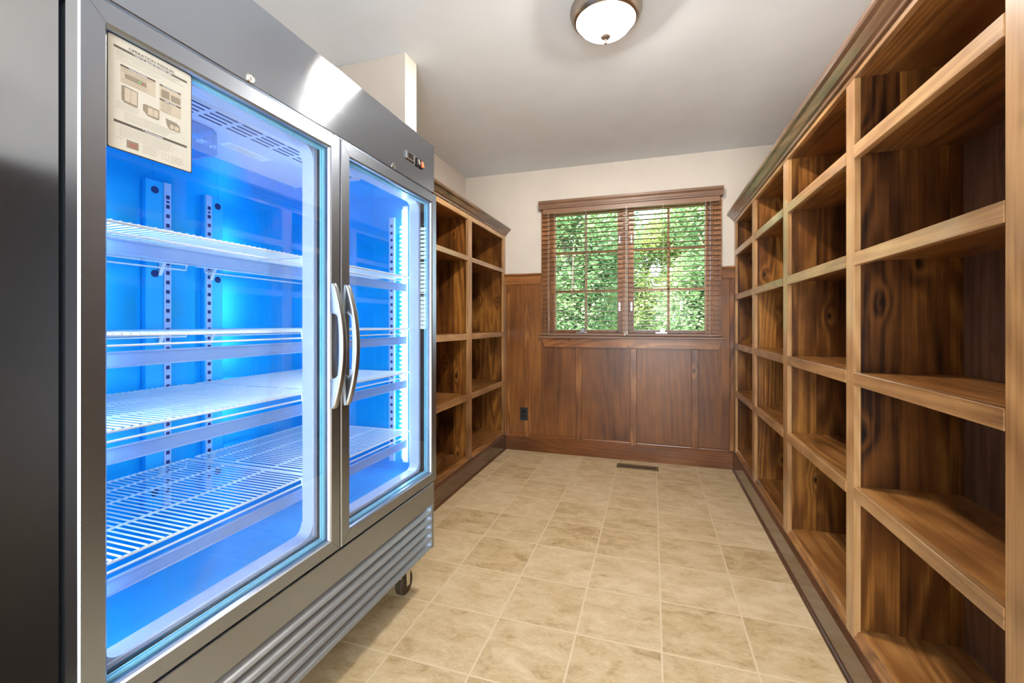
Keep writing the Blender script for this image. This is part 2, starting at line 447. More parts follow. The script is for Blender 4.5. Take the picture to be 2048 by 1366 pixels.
# base with its cap moulding
b = BM(); box(b, -1.3865, .652, YB - .032, YB, 0, .135, .002)
struct('baseboard_back', b, base_x)
xs = [-1.345, -1.197, -1.146, -.692, -.636, -.193, -.137, .325, .381, .627]
for x0, x1 in ((-1.345, -1.203), (-1.14, -.692), (-.636, -.193), (-.137, .325), (.381, .627)):
    b = BM()
    prism(b, [(YB - TH, .135), (YB - .030, .135), (YB - .030, .146), (YB - .022, .152), (YB - .020, .162), (YB - TH, .168)], 'X', x0, x1)
    struct('trim_%d' % next_trim(), b, base_x)
# wainscot on the left wall beside the fridge and round the front of the room
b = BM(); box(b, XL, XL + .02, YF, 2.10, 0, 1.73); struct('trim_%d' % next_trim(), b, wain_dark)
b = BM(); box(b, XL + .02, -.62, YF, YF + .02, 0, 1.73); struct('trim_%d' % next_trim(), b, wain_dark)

# outlet on the wainscot
o = empty('wall_outlet', (-1.198, YB - TH, .36), 'black double outlet plate on the brown wainscot batten left of the window', 'outlet')
build('cover_plate', box(BM(), -1.236, -1.160, YB - TH - .024, YB - TH - .0165, .298, .422, .002), black_m, o)
for z in (.335, .385):
    b = BM(); lathe(b, [(.0165, -.004), (.0165, 0), (.0001, 0)], (-1.198, YB - TH - .0235, z), 20, 'Y'); build('socket', b, darkglass_m, o)

# ------------------------------------------------------------------ bookcases
def bookcase(root, side, XF, depth, stiles, shelves, y0, y1, base_top=.143, rail_bot=2.095):
    """side=+1: faces -X and stands on the right; side=-1: faces +X"""
    s = side; xb = XF + s * depth
    def X(a): return XF + s * a
    def bx(bm, a0, a1, yy0, yy1, z0, z1, bev=0):
        p, q = sorted((X(a0), X(a1))); return box(bm, p, q, yy0, yy1, z0, z1, bev)
    ya, yb = y0, y1
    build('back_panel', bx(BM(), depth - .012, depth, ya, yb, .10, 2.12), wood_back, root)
    build('baseboard', prism(BM(), [(X(-.013), 0), (X(-.013), .128), (X(-.008), .136), (X(0), base_top + .006), (X(.02), base_top + .006), (X(.02), 0)], 'Y', ya, yb), base_y, root)
    build('shoe_moulding', prism(BM(), [(X(-.013), 0), (X(-.024), 0), (X(-.0235), .006), (X(-.020), .011), (X(-.0135), .014), (X(-.013), .014)], 'Y', ya, yb), base_y, root)
    build('top_rail', bx(BM(), 0, .02, ya, yb, rail_bot, 2.135, .0015), frame_y, root)
    build('top_panel', bx(BM(), .02, depth, ya, yb, 2.10, 2.125), wood_y, root)
    cr = [(X(.0), 2.118), (X(-.010), 2.118), (X(-.012), 2.128), (X(-.022), 2.135), (X(-.040), 2.158), (X(-.052), 2.166), (X(-.056), 2.172), (X(-.056), 2.186), (X(.03), 2.186), (X(.03), 2.135), (X(0), 2.135)]
    build('crown_moulding', prism(BM(), cr, 'Y', ya, yb), crown_w, root)
    for i, (a, c) in enumerate(stiles):
        build('stile', bx(BM(), 0, .02, a, c, base_top, rail_bot, .0015), frame_z, root)
        m = (a + c) / 2
        if i == 0: p, q = a, a + .02
        elif i == len(stiles) - 1: p, q = c - .02, c
        else: p, q = m - .0195, m + .0195
        # stile 1.. dividers; the visible face looks towards the camera
        if i not in (0, len(stiles) - 1): p, q = a + .022 if False else m - .02, m + .02
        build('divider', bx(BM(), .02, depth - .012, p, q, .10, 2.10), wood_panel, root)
    for (a, c), (a2, c2) in zip(stiles, stiles[1:]):
        p = (a + c) / 2 + .02 if (a, c) != stiles[0] else a + .02
        q = (a2 + c2) / 2 - .02 if (a2, c2) != stiles[-1] else c2 - .02
        for k, (zt, zb) in enumerate(shelves):
            sh = build('shelf', bx(BM(), .0195, depth - .012, p, q, zt - .028, zt - .001), wood_y, root)
            build('shelf_edge', bx(BM(), -.002, .0195, c, a2, zb, zt, .0015), frame_y, sh)
        bs = build('bottom_shelf', bx(BM(), .02, depth - .012, p, q, .158, .182), wood_y, root)
        build('edge_moulding', prism(BM(), [(X(.0), .149), (X(.0), .160), (X(.008), .166), (X(.010), .176), (X(.02), .182), (X(.02), .149)], 'Y', c, a2), wood_y, bs)

SR = [(1.862, 1.815), (1.490, 1.445), (1.076, 1.031), (.680, .636)]
rb = empty('built_in_bookcase', (.665, .3, 0), 'long stained pine built-in bookcase of empty cubbies along the right wall', 'bookcase')
bookcase(rb, 1, .665, .318, [(-.37, -.29), (.335, .41), (1.05, 1.125), (1.806, 1.873), (2.593, 2.672), (3.363, 3.44), (4.088, 4.148)], SR, -.37, 4.148)
SL = [(1.783, 1.745), (1.165, 1.117), (.680, .632)]
lb = empty('built_in_bookcase', (-1.40, 3.2, 0), 'shorter stained pine built-in bookcase between the fridge and the window wall', 'bookcase')
bookcase(lb, -1, -1.40, .425, [(2.242, 2.40), (3.216, 3.298), (4.085, 4.148)], SL, 2.242, 4.148, rail_bot=2.078)

# ------------------------------------------------------------------ window
win = bpy.data.objects.new('window_1', None); COL.objects.link(win); win.location = (-.23, YB, WZ0); WLOC[win.name] = win.location.copy(); win['kind'] = 'structure'
b = BM()
for x0, x1 in ((WX0 - .062, WX0 + .004), (WX1 - .004, WX1 + .062)): box(b, x0, x1, YB - .018, YB, WZ0 - .012, WZ1 + .06, .002)
box(b, WX0 - .062, WX1 + .062, YB - .018, YB, WZ1 - .004, WZ1 + .06, .002)
build('window_casing', b, window_w, win)
b = BM(); th = .03
box(b, WX0, WX0 + .02, YB, YB + .13, WZ0, WZ1); box(b, WX1 - .02, WX1, YB, YB + .13, WZ0, WZ1)
box(b, WX0, WX1, YB, YB + .13, WZ1 - .02, WZ1); box(b, WX0, WX1, YB, YB + .15, WZ0, WZ0 + .02)
box(b, -.262, -.212, YB + .005, YB + .12, WZ0, WZ1)
build('window_jamb', b, window_w, win)
b = BM(); box(b, WX0 - .085, WX1 + .085, YB - .06, YB + .02, 1.106, 1.128, .004)
build('window_stool', b, blind_w, win)
b = BM(); prism(b, [(-1.02, 1.105), (.568, 1.105), (.541, 1.022), (-.992, 1.022)], 'Y', YB - .034, YB - .002)
build('window_apron', b, wood_x, win)
def sash(x0, x1):
    g0, g1, z0, z1 = x0 + .048, x1 - .048, 1.187, 2.288
    b = BM(); y0, y1 = YB + .028, YB + .068
    box(b, x0, g0, y0, y1, WZ0 + .02, WZ1 - .02, .003); box(b, g1, x1, y0, y1, WZ0 + .02, WZ1 - .02, .003)
    box(b, g0, g1, y0, y1, WZ0 + .02, z0, .003); box(b, g0, g1, y0, y1, z1, WZ1 - .02, .003)
    sa = build('sash', b, window_w, win)
    b = BM(); xm = (g0 + g1) / 2
    box(b, xm - .010, xm + .010, y0 + .004, y1 - .004, z0, z1, .003)
    for z in (z0 + (z1 - z0) / 3, z0 + (z1 - z0) * 2 / 3): box(b, g0, g1, y0 + .004, y1 - .004, z - .010, z + .010, .003)
    build('muntin_grid', b, window_w, sa)
    build('glass_pane', box(BM(), g0, g1, y0 + .018, y0 + .022, z0, z1), pane_m, sa)
    return sa
sl = sash(WX0 + .02, -.262 ); sr = sash(-.212, WX1 - .02)
for sa, cx in ((sl, -.64), (sr, .075)):
    b = BM(); box(b, cx - .05, cx + .05, YB + .0, YB + .03, WZ0 + .02, WZ0 + .032, .002)
    lathe(b, [(.019, -.012), (.019, .0), (.015, .004), (.0001, .005)], (cx + .01, YB + .012, WZ0 + .045), 20, 'Y')
    build('crank_handle', b, chrome_m, sa, 'auto')
for sa, cx in ((sl, -.290), (sr, -.184)):
    for cz in (2.02, 1.40):
        b = BM(); box(b, cx - .010, cx + .010, YB + .012, YB + .028, cz - .04, cz + .04, .003); box(b, cx - .005, cx + .005, YB - .004, YB + .012, cz + .01, cz + .045, .002)
        build('sash_lock', b, chrome_m, sa)

# ------------------------------------------------------------------ blind
BX0, BX1 = -1.012, .556
bl = empty('window_blind', (-.23, YB - .045, 2.41), 'wide brown horizontal slat blind with moulded valance hanging open over the window', 'blind')
b = BM()
prof = [(YB - .002, 2.335), (YB - .078, 2.335), (YB - .080, 2.350), (YB - .074, 2.356), (YB - .076, 2.378), (YB - .086, 2.392), (YB - .088, 2.412), (YB - .002, 2.412)]
prism(b, prof, 'X', -1.040, .574)
build('valance', b, valance_w, bl)
build('head_rail', box(BM(), BX0 + .01, BX1 - .01, YB - .066, YB - .022, 2.288, 2.335, .002), blind_w, bl)
pitch = .0432; z = 2.266; nsl = 0
yc = YB - .046
slat0 = None
while z > 1.165:
    if slat0 is None:
        b = BM(); prism(b, [(yc - .024, z - .0015), (yc - .012, z + .0012), (yc, z + .002), (yc + .012, z + .0012), (yc + .024, z - .0015), (yc + .024, z - .0040), (yc, z - .001), (yc - .024, z - .0040)], 'X', BX0, BX1)
        slat0 = build('slat', b, blind_w, bl); zz0 = z
    else:
        c = slat0.copy(); COL.objects.link(c); c.parent = bl; c.location = slat0.location + Vector((0, 0, z - zz0))
    z -= pitch; nsl += 1
build('bottom_rail', box(BM(), BX0, BX1, yc - .025, yc + .025, 1.134, 1.153, .003), blind_w, bl)
for x in (-.945, -.885, -.59, -.225, .09, .435, .47):
    b = BM()
    for yy in (yc - .0262, yc + .0262): tube(b, [(x, yy, 1.15), (x, yy, 2.30)], .0011, 5)
    build('ladder_cord', b, cord_m, bl)
for x, zb, tx in ((-.232, 1.15, 0), (-.219, 1.16, .006)):
    b = BM(); pts = [(x + .004 * math.sin(t * 5) + tx * t, yc - .034, 2.30 - t * (2.30 - zb)) for t in [k / 12 for k in range(13)]]
    tube(b, pts, .0016, 6); lathe(b, [(.002, .02), (.007, .008), (.008, -.010), (.002, -.014)], (pts[-1][0], pts[-1][1], zb), 10)
    build('pull_cord', b, cord_m, bl)
b = BM(); tube(b, [(.465, yc - .034, 2.29), (.466, yc - .036, 1.60)], .004, 8); build('tilt_wand', b, plastic_m, bl)

# ------------------------------------------------------------------ floor vent
fv = empty('floor_register', (-.123, 3.933, 0), 'slotted bronze floor vent set in the tiles under the window wall', 'vent')
b = BM(); vx0, vx1, vy0, vy1 = -.297, .049, 3.879, 3.993
box(b, vx0, vx1, vy0, vy0 + .030, 0, .006, .0015); box(b, vx0, vx1, vy1 - .030, vy1, 0, .006, .0015)
box(b, vx0, vx0 + .026, vy0 + .03, vy1 - .03, 0, .006); box(b, vx1 - .026, vx1, vy0 + .03, vy1 - .03, 0, .006)
build('vent_frame', b, vent_m, fv)
b = BM(); n = 24
for k in range(1, n):
    x = vx0 + .026 + (vx1 - vx0 - .052) * k / n
    box(b, x - .003, x + .003, vy0 + .029, vy1 - .029, .001, .0055)
build('louvre_grid', b, vent_m, fv)
build('vent_well', box(BM(), vx0 + .02, vx1 - .02, vy0 + .025, vy1 - .025, 0.0002, .0012), dark_m, fv)
b = BM(); lathe(b, [(.010, 0), (.010, .0075), (.0001, .008)], (vx0 + .042, (vy0 + vy1) / 2, 0), 14); build('damper_knob', b, vent_m, fv)

# ------------------------------------------------------------------ ceiling lamp
def ceiling_lamp(cx, cy, label):
    r = empty('ceiling_light', (cx, cy, H), label, 'ceiling light')
    b = BM(); lathe(b, [(.150, H), (.166, H - .004), (.168, H - .020), (.163, H - .030), (.160, H - .045), (.148, H - .060), (.138, H - .064), (.136, H - .058), (.140, H - .040), (.140, H - .012), (.06, H - .010)], (cx, cy, 0), 64)
    build('metal_rim', b, nickel_m, r, 'auto')
    b = BM(); prof = [(.1365, H - .050), (.127, H - .058)]
    for k in range(1, 13):
        t = k / 12 * math.pi / 2
        prof.append((.127 * math.cos(t) ** 1.12 + .0005, H - .058 - .077 * math.sin(t)))
    lathe(b, prof, (cx, cy, 0), 120, ripple=.012)
    build('glass_shade', b, shade_m, r, True)
    b = BM(); lathe(b, [(.0005, H - .128), (.021, H - .130), (.0235, H - .135), (.018, H - .143), (.007, H - .148), (.006, H - .158), (.0075, H - .160), (.0065, H - .167), (.0005, H - .169)], (cx, cy, 0), 24)
    build('finial', b, finial_m, r, 'auto')
    for dx, dy in ((-.045, -.035), (.045, .035)):
        b = BM(); lathe(b, [(.012, H - .012), (.012, H - .035), (.0001, H - .036)], (cx + dx, cy + dy, 0), 16); build('bulb_socket', b, white_m, r, 'auto')
        d = bpy.data.lights.new('bulb_light', 'POINT'); d.energy = LAMP_W; d.color = LAMP_COLOR; d.shadow_soft_size = .028
        l = bpy.data.objects.new('bulb_light', d); COL.objects.link(l); l.parent = r; l.location = (dx, dy, -.064)
    return r
ceiling_lamp(-.212, 2.115, 'round brushed nickel flush ceiling light with ribbed glass dome')

# ------------------------------------------------------------------ refrigerator
XD = -.962; XH = -.975; XB = -1.0175; XBK = -1.772
Y0, Y1 = .501, 1.843; ZB, ZT = .20, 2.079
fr = empty('display_refrigerator', (-1.37, 1.172, 0), 'large stainless steel two-door glass refrigerator on castors with blue-lit wire shelves', 'refrigerator')
LY0, LY1, LZ0, LZ1, LXB = .548, 1.796, .563, 1.842, -1.662
b = BM()   # cabinet shell
box(b, XBK, XB, Y0, LY0, ZB, ZT); box(b, XBK, XB, LY1, Y1, ZB, ZT)
box(b, XBK, LXB - .004, LY0, LY1, ZB, ZT); box(b, XBK, XB, LY0, LY1, LZ1 + .004, ZT); box(b, XBK, XB, LY0, LY1, ZB, LZ0 - .004)
build('cabinet', b, steel_dark_m, fr)
b = BM()   # liner walls
box(b, LXB - .004, LXB, LY0, LY1, LZ0, LZ1)
box(b, LXB, XB - .004, LY0, LY0 + .003, LZ0, LZ1); box(b, LXB, XB - .004, LY1 - .003, LY1, LZ0, LZ1)
box(b, LXB, XB - .004, LY0, LY1, LZ1, LZ1 + .004); box(b, LXB, XB - .004, LY0, LY1, LZ0 - .004, LZ0)
for y in (1.075, 1.315): box(b, LXB, LXB + .0012, y - .0008, y + .0008, LZ0, LZ1)
build('inner_liner', b, liner_m, fr)
# white frame round the opening with rounded corners, and mullion
MY0, MY1 = 1.121, 1.245
b = BM()
box(b, XB - .050, XB, LY0 + .002, LY0 + .020, .563, 1.842, .003); box(b, XB - .050, XB, LY1 - .020, LY1 - .002, .563, 1.842, .003)
box(b, XB - .050, XB, LY0 + .002, LY1 - .002, .563, .578, .003); box(b, XB - .050, XB, LY0 + .002, LY1 - .002, 1.800, 1.842, .003)
box(b, XB - .045, XB, MY0, MY1, .572, 1.80, .004)
def fillet(bm, y, z, sy, sz, r=.035):
    pts = [(y, z)] + [(y + sy * (r - r * math.sin(t)), z + sz * (r - r * math.cos(t))) for t in [math.pi / 2 * k / 8 for k in range(9)]]
    prism(bm, pts, 'X', XB - .045, XB - .001)
for y, sy in ((LY0 + .02, 1), (MY0, -1), (MY1, 1), (LY1 - .02, -1)):
    fillet(b, y, .578, sy, 1); fillet(b, y, 1.80, sy, -1)
build('opening_frame', b, breaker_m, fr)
# header and its fittings
b = BM()
prism(b, [(XB, 1.852), (XH - .004, 1.852), (XH, 1.857), (XH, ZT - .006), (XH - .006, ZT), (XB, ZT)], 'Y', Y0, Y1)
hd = build('header_panel', b, steel_m, fr)
build('header_shadow_gap', box(BM(), XB - .002, XB + .012, Y0 + .004, Y1 - .004, 1.838, 1.853), black_m, fr)
for y in (.858, 1.505):
    b = BM(); lathe(b, [(.0125, 0), (.0125, .002), (.0105, .004), (.0095, .003), (.0001, .0033)], (XH, y, 1.868), 28, 'X'); box(b, XH + .003, XH + .0037, y - .001, y + .001, 1.863, 1.873, 0, 1)
    build('door_lock', b, [chrome_m, black_m], fr, 'auto')
b = BM(); box(b, XH, XH + .006, 1.592, 1.664, 1.931, 1.965, .002); box(b, XH + .006, XH + .0068, 1.606, 1.646, 1.938, 1.960, 0, 1)
build('temperature_display', b, [chrome_m, darkglass_m], fr)
for y, mm in ((1.690, zinc_m), (1.722, redlamp_m)):
    b = BM(); box(b, XH, XH + .007, y - .013, y + .011, 1.928, 1.964, .002); prism(b, [(XH + .007, 1.934), (XH + .0135, 1.936), (XH + .008, 1.958), (XH + .007, 1.958)], 'Y', y - .008, y + .006, 1)
    build('rocker_switch', b, [black_m, mm], fr)
# doors
def door(y0, y1, hy, hdir):
    z0, z1 = .517, 1.843; xb = -.998
    loops = [(xb, 0), (XD - .003, 0), (XD, .003), (XD, .040), (XD - .004, .044), (XD - .010, .047), (xb, .047)]
    b = BM(); R = []
    for x, i in loops:
        R.append([b.verts.new(p) for p in ((x, y0 + i, z0 + i), (x, y1 - i, z0 + i), (x, y1 - i, z1 - i), (x, y0 + i, z1 - i))])
    n = len(R)
    for k in range(n):
        A, B = R[k], R[(k + 1) % n]
        for j in range(4): b.faces.new((A[j], A[(j + 1) % 4], B[(j + 1) % 4], B[j]))
    # mitre grooves
    d = build('door', b, steel_door, fr)
    for (ya, za, yb_, zb_) in ((y0, z0, y0 + .040, z0 + .040), (y1, z0, y1 - .040, z0 + .040), (y0, z1, y0 + .040, z1 - .040), (y1, z1, y1 - .040, z1 - .040)):
        build('mitre_seam', tube(BM(), [(XD - .0001, ya, za), (XD - .0001, yb_, zb_)], .0005, 4), dark_m, d)
    i = .047
    b = BM(); box(b, -.9790, -.9750, y0 + i, y1 - i, z0 + i, z1 - i)
    build('glass_pane', b, glass_m, d)
    def ringbox(bm, x0, x1, a, w):
        box(bm, x0, x1, y0 + a, y0 + a + w, z0 + a, z1 - a); box(bm, x0, x1, y1 - a - w, y1 - a, z0 + a, z1 - a)
        box(bm, x0, x1, y0 + a + w, y1 - a - w, z0 + a, z0 + a + w); box(bm, x0, x1, y0 + a + w, y1 - a - w, z1 - a - w, z1 - a)
    b = BM(); ringbox(b, -.9975, -.9925, i, .0055); ringbox(b, -.989, -.984, i, .0055)
    build('glass_spacer', b, spacer_m, d)
    b = BM(); ringbox(b, XB + .0005, xb, .012, .03)
    build('gasket', b, black_m, d)
    # bow handle: flat D outline in the x-z plane
    zc, hl = 1.174, .197
    outer = []; inner = []
    N = 24
    for k in range(N + 1):
        t = -1 + 2 * k / N
        outer.append((XD + .012 + .036 * (1 - t * t), zc + hl * t))
    cut = .105
    inn = []
    for k in range(N + 1):
        t = -1 + 2 * k / N
        e = min(1.0, (1 - abs(t)) / .10)
        inn.append((XD + .001 + (.024 + .006 * (1 - t * t)) * math.sqrt(max(0, 1 - (1 - e) ** 2)), zc + cut * t))
    b = BM()
    yw0, yw1 = hy - .0125, hy + .0125
    poly = [(XD, zc - hl)] + outer + [(XD, zc + hl)]
    # side walls as quads between outer and inner arcs
    pts_in = [(XD, zc - hl + .002), (XD, zc - cut)] + inn[1:-1] + [(XD, zc + cut), (XD, zc + hl - .002)]
    def resample(P, m):
        L = [0]
        for p, q in zip(P, P[1:]): L.append(L[-1] + math.dist(p, q))
        out = []
        for j in range(m + 1):
            s = L[-1] * j / m
            for q in range(len(P) - 1):
                if L[q + 1] >= s - 1e-9:
                    u = (s - L[q]) / max(1e-9, L[q + 1] - L[q]); out.append((P[q][0] + (P[q + 1][0] - P[q][0]) * u, P[q][1] + (P[q + 1][1] - P[q][1]) * u)); break
        return out
    M = 60
    # pair by height so the web is clean
    def at_z(P, zq):
        best = None
        for p, q in zip(P, P[1:]):
            lo, hi = min(p[1], q[1]), max(p[1], q[1])
            if lo - 1e-9 <= zq <= hi + 1e-9 and hi > lo:
                u = (zq - p[1]) / (q[1] - p[1]); return p[0] + (q[0] - p[0]) * u
        return XD
    zs = [zc - hl + 2 * hl * j / M for j in range(M + 1)]
    O = []; I = []
    for zq in zs:
        O.append((at_z(outer, zq) if abs(zq - zc) < hl else XD + .010, zq))
        I.append((at_z(inn, zq) if abs(zq - zc) < cut else XD - .0005, zq))
    prof = [(0, .0), (.35, .0), (.8, .12), (1, .40)]
    rings = []
    for (ox, zq), (ix, _) in zip(O, I):
        w = ox - ix
        ring = []
        r = min(.009, w * .8)
        for (yy, xx) in ((yw0, ix), (yw0, ox - r), (yw0 + .003, ox - r * .35), (yw0 + .0075, ox), (yw1 - .0075, ox), (yw1 - .003, ox - r * .35), (yw1, ox - r), (yw1, ix)):
            ring.append(b.verts.new((xx, yy, zq)))
        rings.append(ring)
    for A, B in zip(rings, rings[1:]):
        for k in range(8): b.faces.new((A[k], A[(k + 1) % 8], B[(k + 1) % 8], B[k]))
    b.faces.new(rings[0]); b.faces.new(rings[-1])
    build('handle', b, steel_v, d, 'auto')
    return d
d1 = door(.501, 1.1800, 1.147, 1)
d2 = door(1.1845, 1.8430, 1.212, -1)
# grille
b = BM()
box(b, XB, XH, Y0, Y1, .405, .502, .002); box(b, XB, XH, Y0, Y0 + .022, ZB, .405, .002); box(b, XB, XH, Y1 - .022, Y1, ZB, .405, .002)
gr = build('lower_panel', b, steel_door, fr)
build('grille_recess', box(BM(), XB - .001, XB + .004, Y0 + .02, Y1 - .02, ZB, .41), dark_m, fr)
for k in range(5):
    zt = .404 - k * .0405
    b = BM(); prism(b, [(XH - .034, zt), (XH - .004, zt - .026), (XH + .001, zt - .031), (XH - .001, zt - .0365), (XH - .006, zt - .033), (XH - .036, zt - .005)], 'Y', Y0 + .022, Y1 - .022)
    build('louvre', b, louvre_m, gr)
# castors
def castor(x, y):
    b = BM(); box(b, x - .045, x + .045, y - .045, y + .045, ZB - .006, ZB - .001, .001); lathe(b, [(.024, ZB - .006), (.024, ZB - .024), (.014, ZB - .03)], (x, y, 0), 20)
    for s in (-1, 1): prism(b, [(y - .022, ZB - .02), (y + .022, ZB - .02), (y + .012, .042), (y - .012, .042)], 'X', x + s * .022 - .0015, x + s * .022 + .0015)
    c = build('castor', b, zinc_m, fr)
    b = BM(); lathe(b, [(.012, -.017), (.048, -.0165), (.052, -.012), (.052, .012), (.048, .0165), (.012, .017)], (x, y, .052), 32, 'X'); build('wheel', b, rubber_m, c, 'auto')
    b = BM(); tube(b, [(x - .024, y + .02, ZB - .03), (x - .030, y - .058, .13), (x - .024, y - .066, .105), (x + .026, y - .066, .105), (x + .032, y - .058, .13), (x + .026, y + .02, ZB - .03)], .0028, 6); build('brake_wire', b, zinc_m, c)
for x, y in ((-1.092, 1.772), (-1.092, .58), (-1.69, 1.772), (-1.69, .58)): castor(x, y)
# wire shelves
XS0, XS1 = -1.620, -1.072
def rack(y0, y1, z):
    b = BM(); r = .0034
    fr_pts = [(XS0, y0, z), (XS1, y0, z), (XS1, y1, z), (XS0, y1, z), (XS0, y0, z)]
    for p, q in zip(fr_pts, fr_pts[1:]): tube(b, [p, q], r, 6)
    for t in (.33, .66): tube(b, [(XS0 + (XS1 - XS0) * t, y0, z - .004), (XS0 + (XS1 - XS0) * t, y1, z - .004)], .0028, 6)
    for xx in (XS0 + .02, XS1 - .006):
        tube(b, [(xx, y0 + .02, z - .002), (xx, y0 + .022, z - .022), (xx, y1 - .022, z - .022), (xx, y1 - .02, z - .002)], .0028, 6)
    n = int((y1 - y0) / .0172)
    for k in range(1, n):
        y = y0 + (y1 - y0) * k / n
        tube(b, [(XS0 - .002, y, z + .003), (XS1 + .002, y, z + .003)], .0021, 5, cap=False)
    s = build('wire_shelf', b, wire_m, fr)
    b = BM(); box(b, XS1 - .004, XS1 + .002, y0 + .012, y1 - .022, z - .066, z - .036, .001)
    box(b, XS1 - .006, XS1 + .004, y0 + .012, y1 - .022, z - .038, z - .034, .001); box(b, XS1 - .006, XS1 + .004, y0 + .012, y1 - .022, z - .068, z - .064, .001)
    build('price_strip', b, strip_m, s)
    b = BM()
    for yy in (y0 + .016, y1 - .026):
        tube(b, [(XS1 - .008, yy, z), (XS1 - .002, yy, z - .03), (XS1 - .002, yy, z - .06)], .003, 6)
    build('strip_hanger', b, wire_m, s)
    b = BM()
    for xx in (XS0 - .006,):
        for yy in ((y1 - .085) if y0 < 1 else (y0 + .075),):
            prism(b, [(xx - .010, z - .045), (xx + .006, z - .012), (xx + .012, z - .004), (xx - .008, z - .002)], 'Y', yy - .006, yy + .006)
    build('shelf_clip', b, wire_m, s)
for z in (1.458, 1.220, 1.020, .748):
    rack(.562, 1.166, z); rack(1.192, 1.782, z)
# pilasters: rear centre pair and the side walls
def pilaster(face, a0, a1, s0, s1, hole=None):
    """face 'back': stands on rear wall between y=a0..a1; strip s0..s1"""
    b = BM(); zt, zb = 1.742, .60
    xw = LXB; xf = LXB + .022
    box(b, xw, xf, a0, a1, zb, zt, .002, 0)
    box(b, xf, xf + .004, s0, s1, zb, zt, .0008, 1)
    z = zt - .05; k = 0
    while z > zb + .04:
        c = (s0 + s1) / 2
        box(b, xf + .0036, xf + .0048, c - .006, c + .006, z - .0065, z + .0065, 0, 2)
        if k % 7 == 0: box(b, xf + .0036, xf + .0048, c - .0045, c + .0045, z - .020, z - .013, 0, 2)
        z -= .0335; k += 1
    if hole:
        for zc in (1.708, 1.418, 1.128, .838, .66):
            lathe(b, [(.0125, 0), (.0125, .001), (.0001, .001)], (xf, hole, zc), 18, 'X', 2)
    build('shelf_pilaster', b, [pil_m, pilw_m, slot_m], fr)
pilaster('back', 1.037, 1.118, 1.094, 1.118, 1.066)
pilaster('back', 1.244, 1.318, 1.246, 1.270, 1.296)
def side_pil(yw, s, xc):
    b = BM(); zt, zb = 1.742, .60
    ya, yb_ = sorted((yw, yw + s * .010)); box(b, xc - .014, xc + .014, ya, yb_, zb, zt, .001, 0)
    z = zt - .04
    while z > zb + .03:
        ya, yb_ = sorted((yw + s * .0098, yw + s * .0105)); box(b, xc - .006, xc + .006, ya, yb_, z - .0065, z + .0065, 0, 1); z -= .0335
    build('shelf_pilaster', b, [pilw_m, slot_m], fr)
for xc in (-1.165, -1.56):
    side_pil(LY1 - .003, -1, xc); side_pil(LY0 + .003, 1, xc)
# LED tubes
def led(y, s, x=-1.092):
    h = build('led_housing', box(BM(), x - .014, x + .014, y - .004, y + .004, .60, 1.79, .002), breaker_m, fr)
    b = BM(); tube(b, [(x, y + s * .010, .62), (x, y + s * .010, 1.77)], .0085, 10)
    build('led_tube', b, led_m, h)
    b = BM(); z = .66
    while z < 1.70:
        box(b, x - .027, x - .021, y - .002, y + .002, z, z + .008); z += .021
    build('diode_row', b, diode_m, h)
led(LY1 - .010, -1); led(LY0 + .010, 1); led(MY0 - .012, -1, -1.052) if False else None
# rear side of mullion carries a tube too
h = build('led_housing', box(BM(), XB - .052, XB - .0455, 1.168, 1.198, .62, 1.78, .002), breaker_m, fr)
b = BM(); tube(b, [(XB - .060, 1.183, .64), (XB - .060, 1.183, 1.76)], .008, 10); build('led_tube', b, led_m, h)
# evaporator cover on the liner ceiling
ex0, ex1, ey0, ey1, ez = -1.385, -1.062, .66, 1.425, 1.795
b = BM(); prism(b, [(ex0, LZ1), (ex0, ez + .004), (ex0 + .006, ez), (ex1 - .01, ez), (ex1, ez + .008), (ex1, LZ1)], 'Y', ey0, ey1)
ec = build('evaporator_cover', b, cover_m, fr)
b = BM()
for i in range(4):
    xx = ex1 - .018 - i * .020
    for j in range(9):
        ya = ey0 + .03 + j * .079
        box(b, xx - .0035, xx + .0035, ya, ya + .064, ez - .0004, ez + .002)
build('vent_slots', b, slot_m, ec)
b = BM(); box(b, -1.262, -1.222, 1.00, 1.155, ez - .0012, ez)
for k in range(5): box(b, -1.228 - .0065 * k - .001, -1.228 - .0065 * k, 1.015, 1.015 + .12 - .02 * (k % 2), ez - .0016, ez - .0011, 0, 1)
build('warning_label', b, [white_m, greyink_m], ec, label='white printed label')
b = BM(); box(b, -1.290, -1.175, .83, .935, 1.718, ez, .010); build('lamp_housing', b, plastic_m, ec)
b = BM(); lathe(b, [(.028, 0), (.028, .006), (.024, .008), (.0001, .008)], (-1.30, .91, 1.715), 24, 'X'); build('thermometer_dial', b, plastic_m, ec)

# ------------------------------------------------------------------ laminated manual taped to the left door glass
XP = -.9748
mn = empty('operation_manual', (XP, .630, 1.58), 'cream laminated OPERATION MANUAL sheet stuck on upper left of the refrigerator glass', 'instruction sheet')
PY0, PY1, PZ0, PZ1 = .5495, .709, 1.578, 1.7955
def sheet(a, x0, x1):
    r = .004
    pts = []
    for cy, cz, t0 in ((PY1 - a - r, PZ1 - a - r, 0), (PY0 + a + r, PZ1 - a - r, 90), (PY0 + a + r, PZ0 + a + r, 180), (PY1 - a - r, PZ0 + a + r, 270)):
        for k in range(5): t = math.radians(t0 + 22.5 * k); pts.append((cy + r * math.cos(t), cz + r * math.sin(t)))
    return prism(BM(), pts, 'X', x0, x1)
build('laminate_edge', sheet(0, XP, XP + .0006), black_m, mn)
build('paper', sheet(.0020, XP + .0006, XP + .001), paper_m, mn)
XI = XP + .001
PWID, PHGT = PY1 - PY0, PZ1 - PZ0
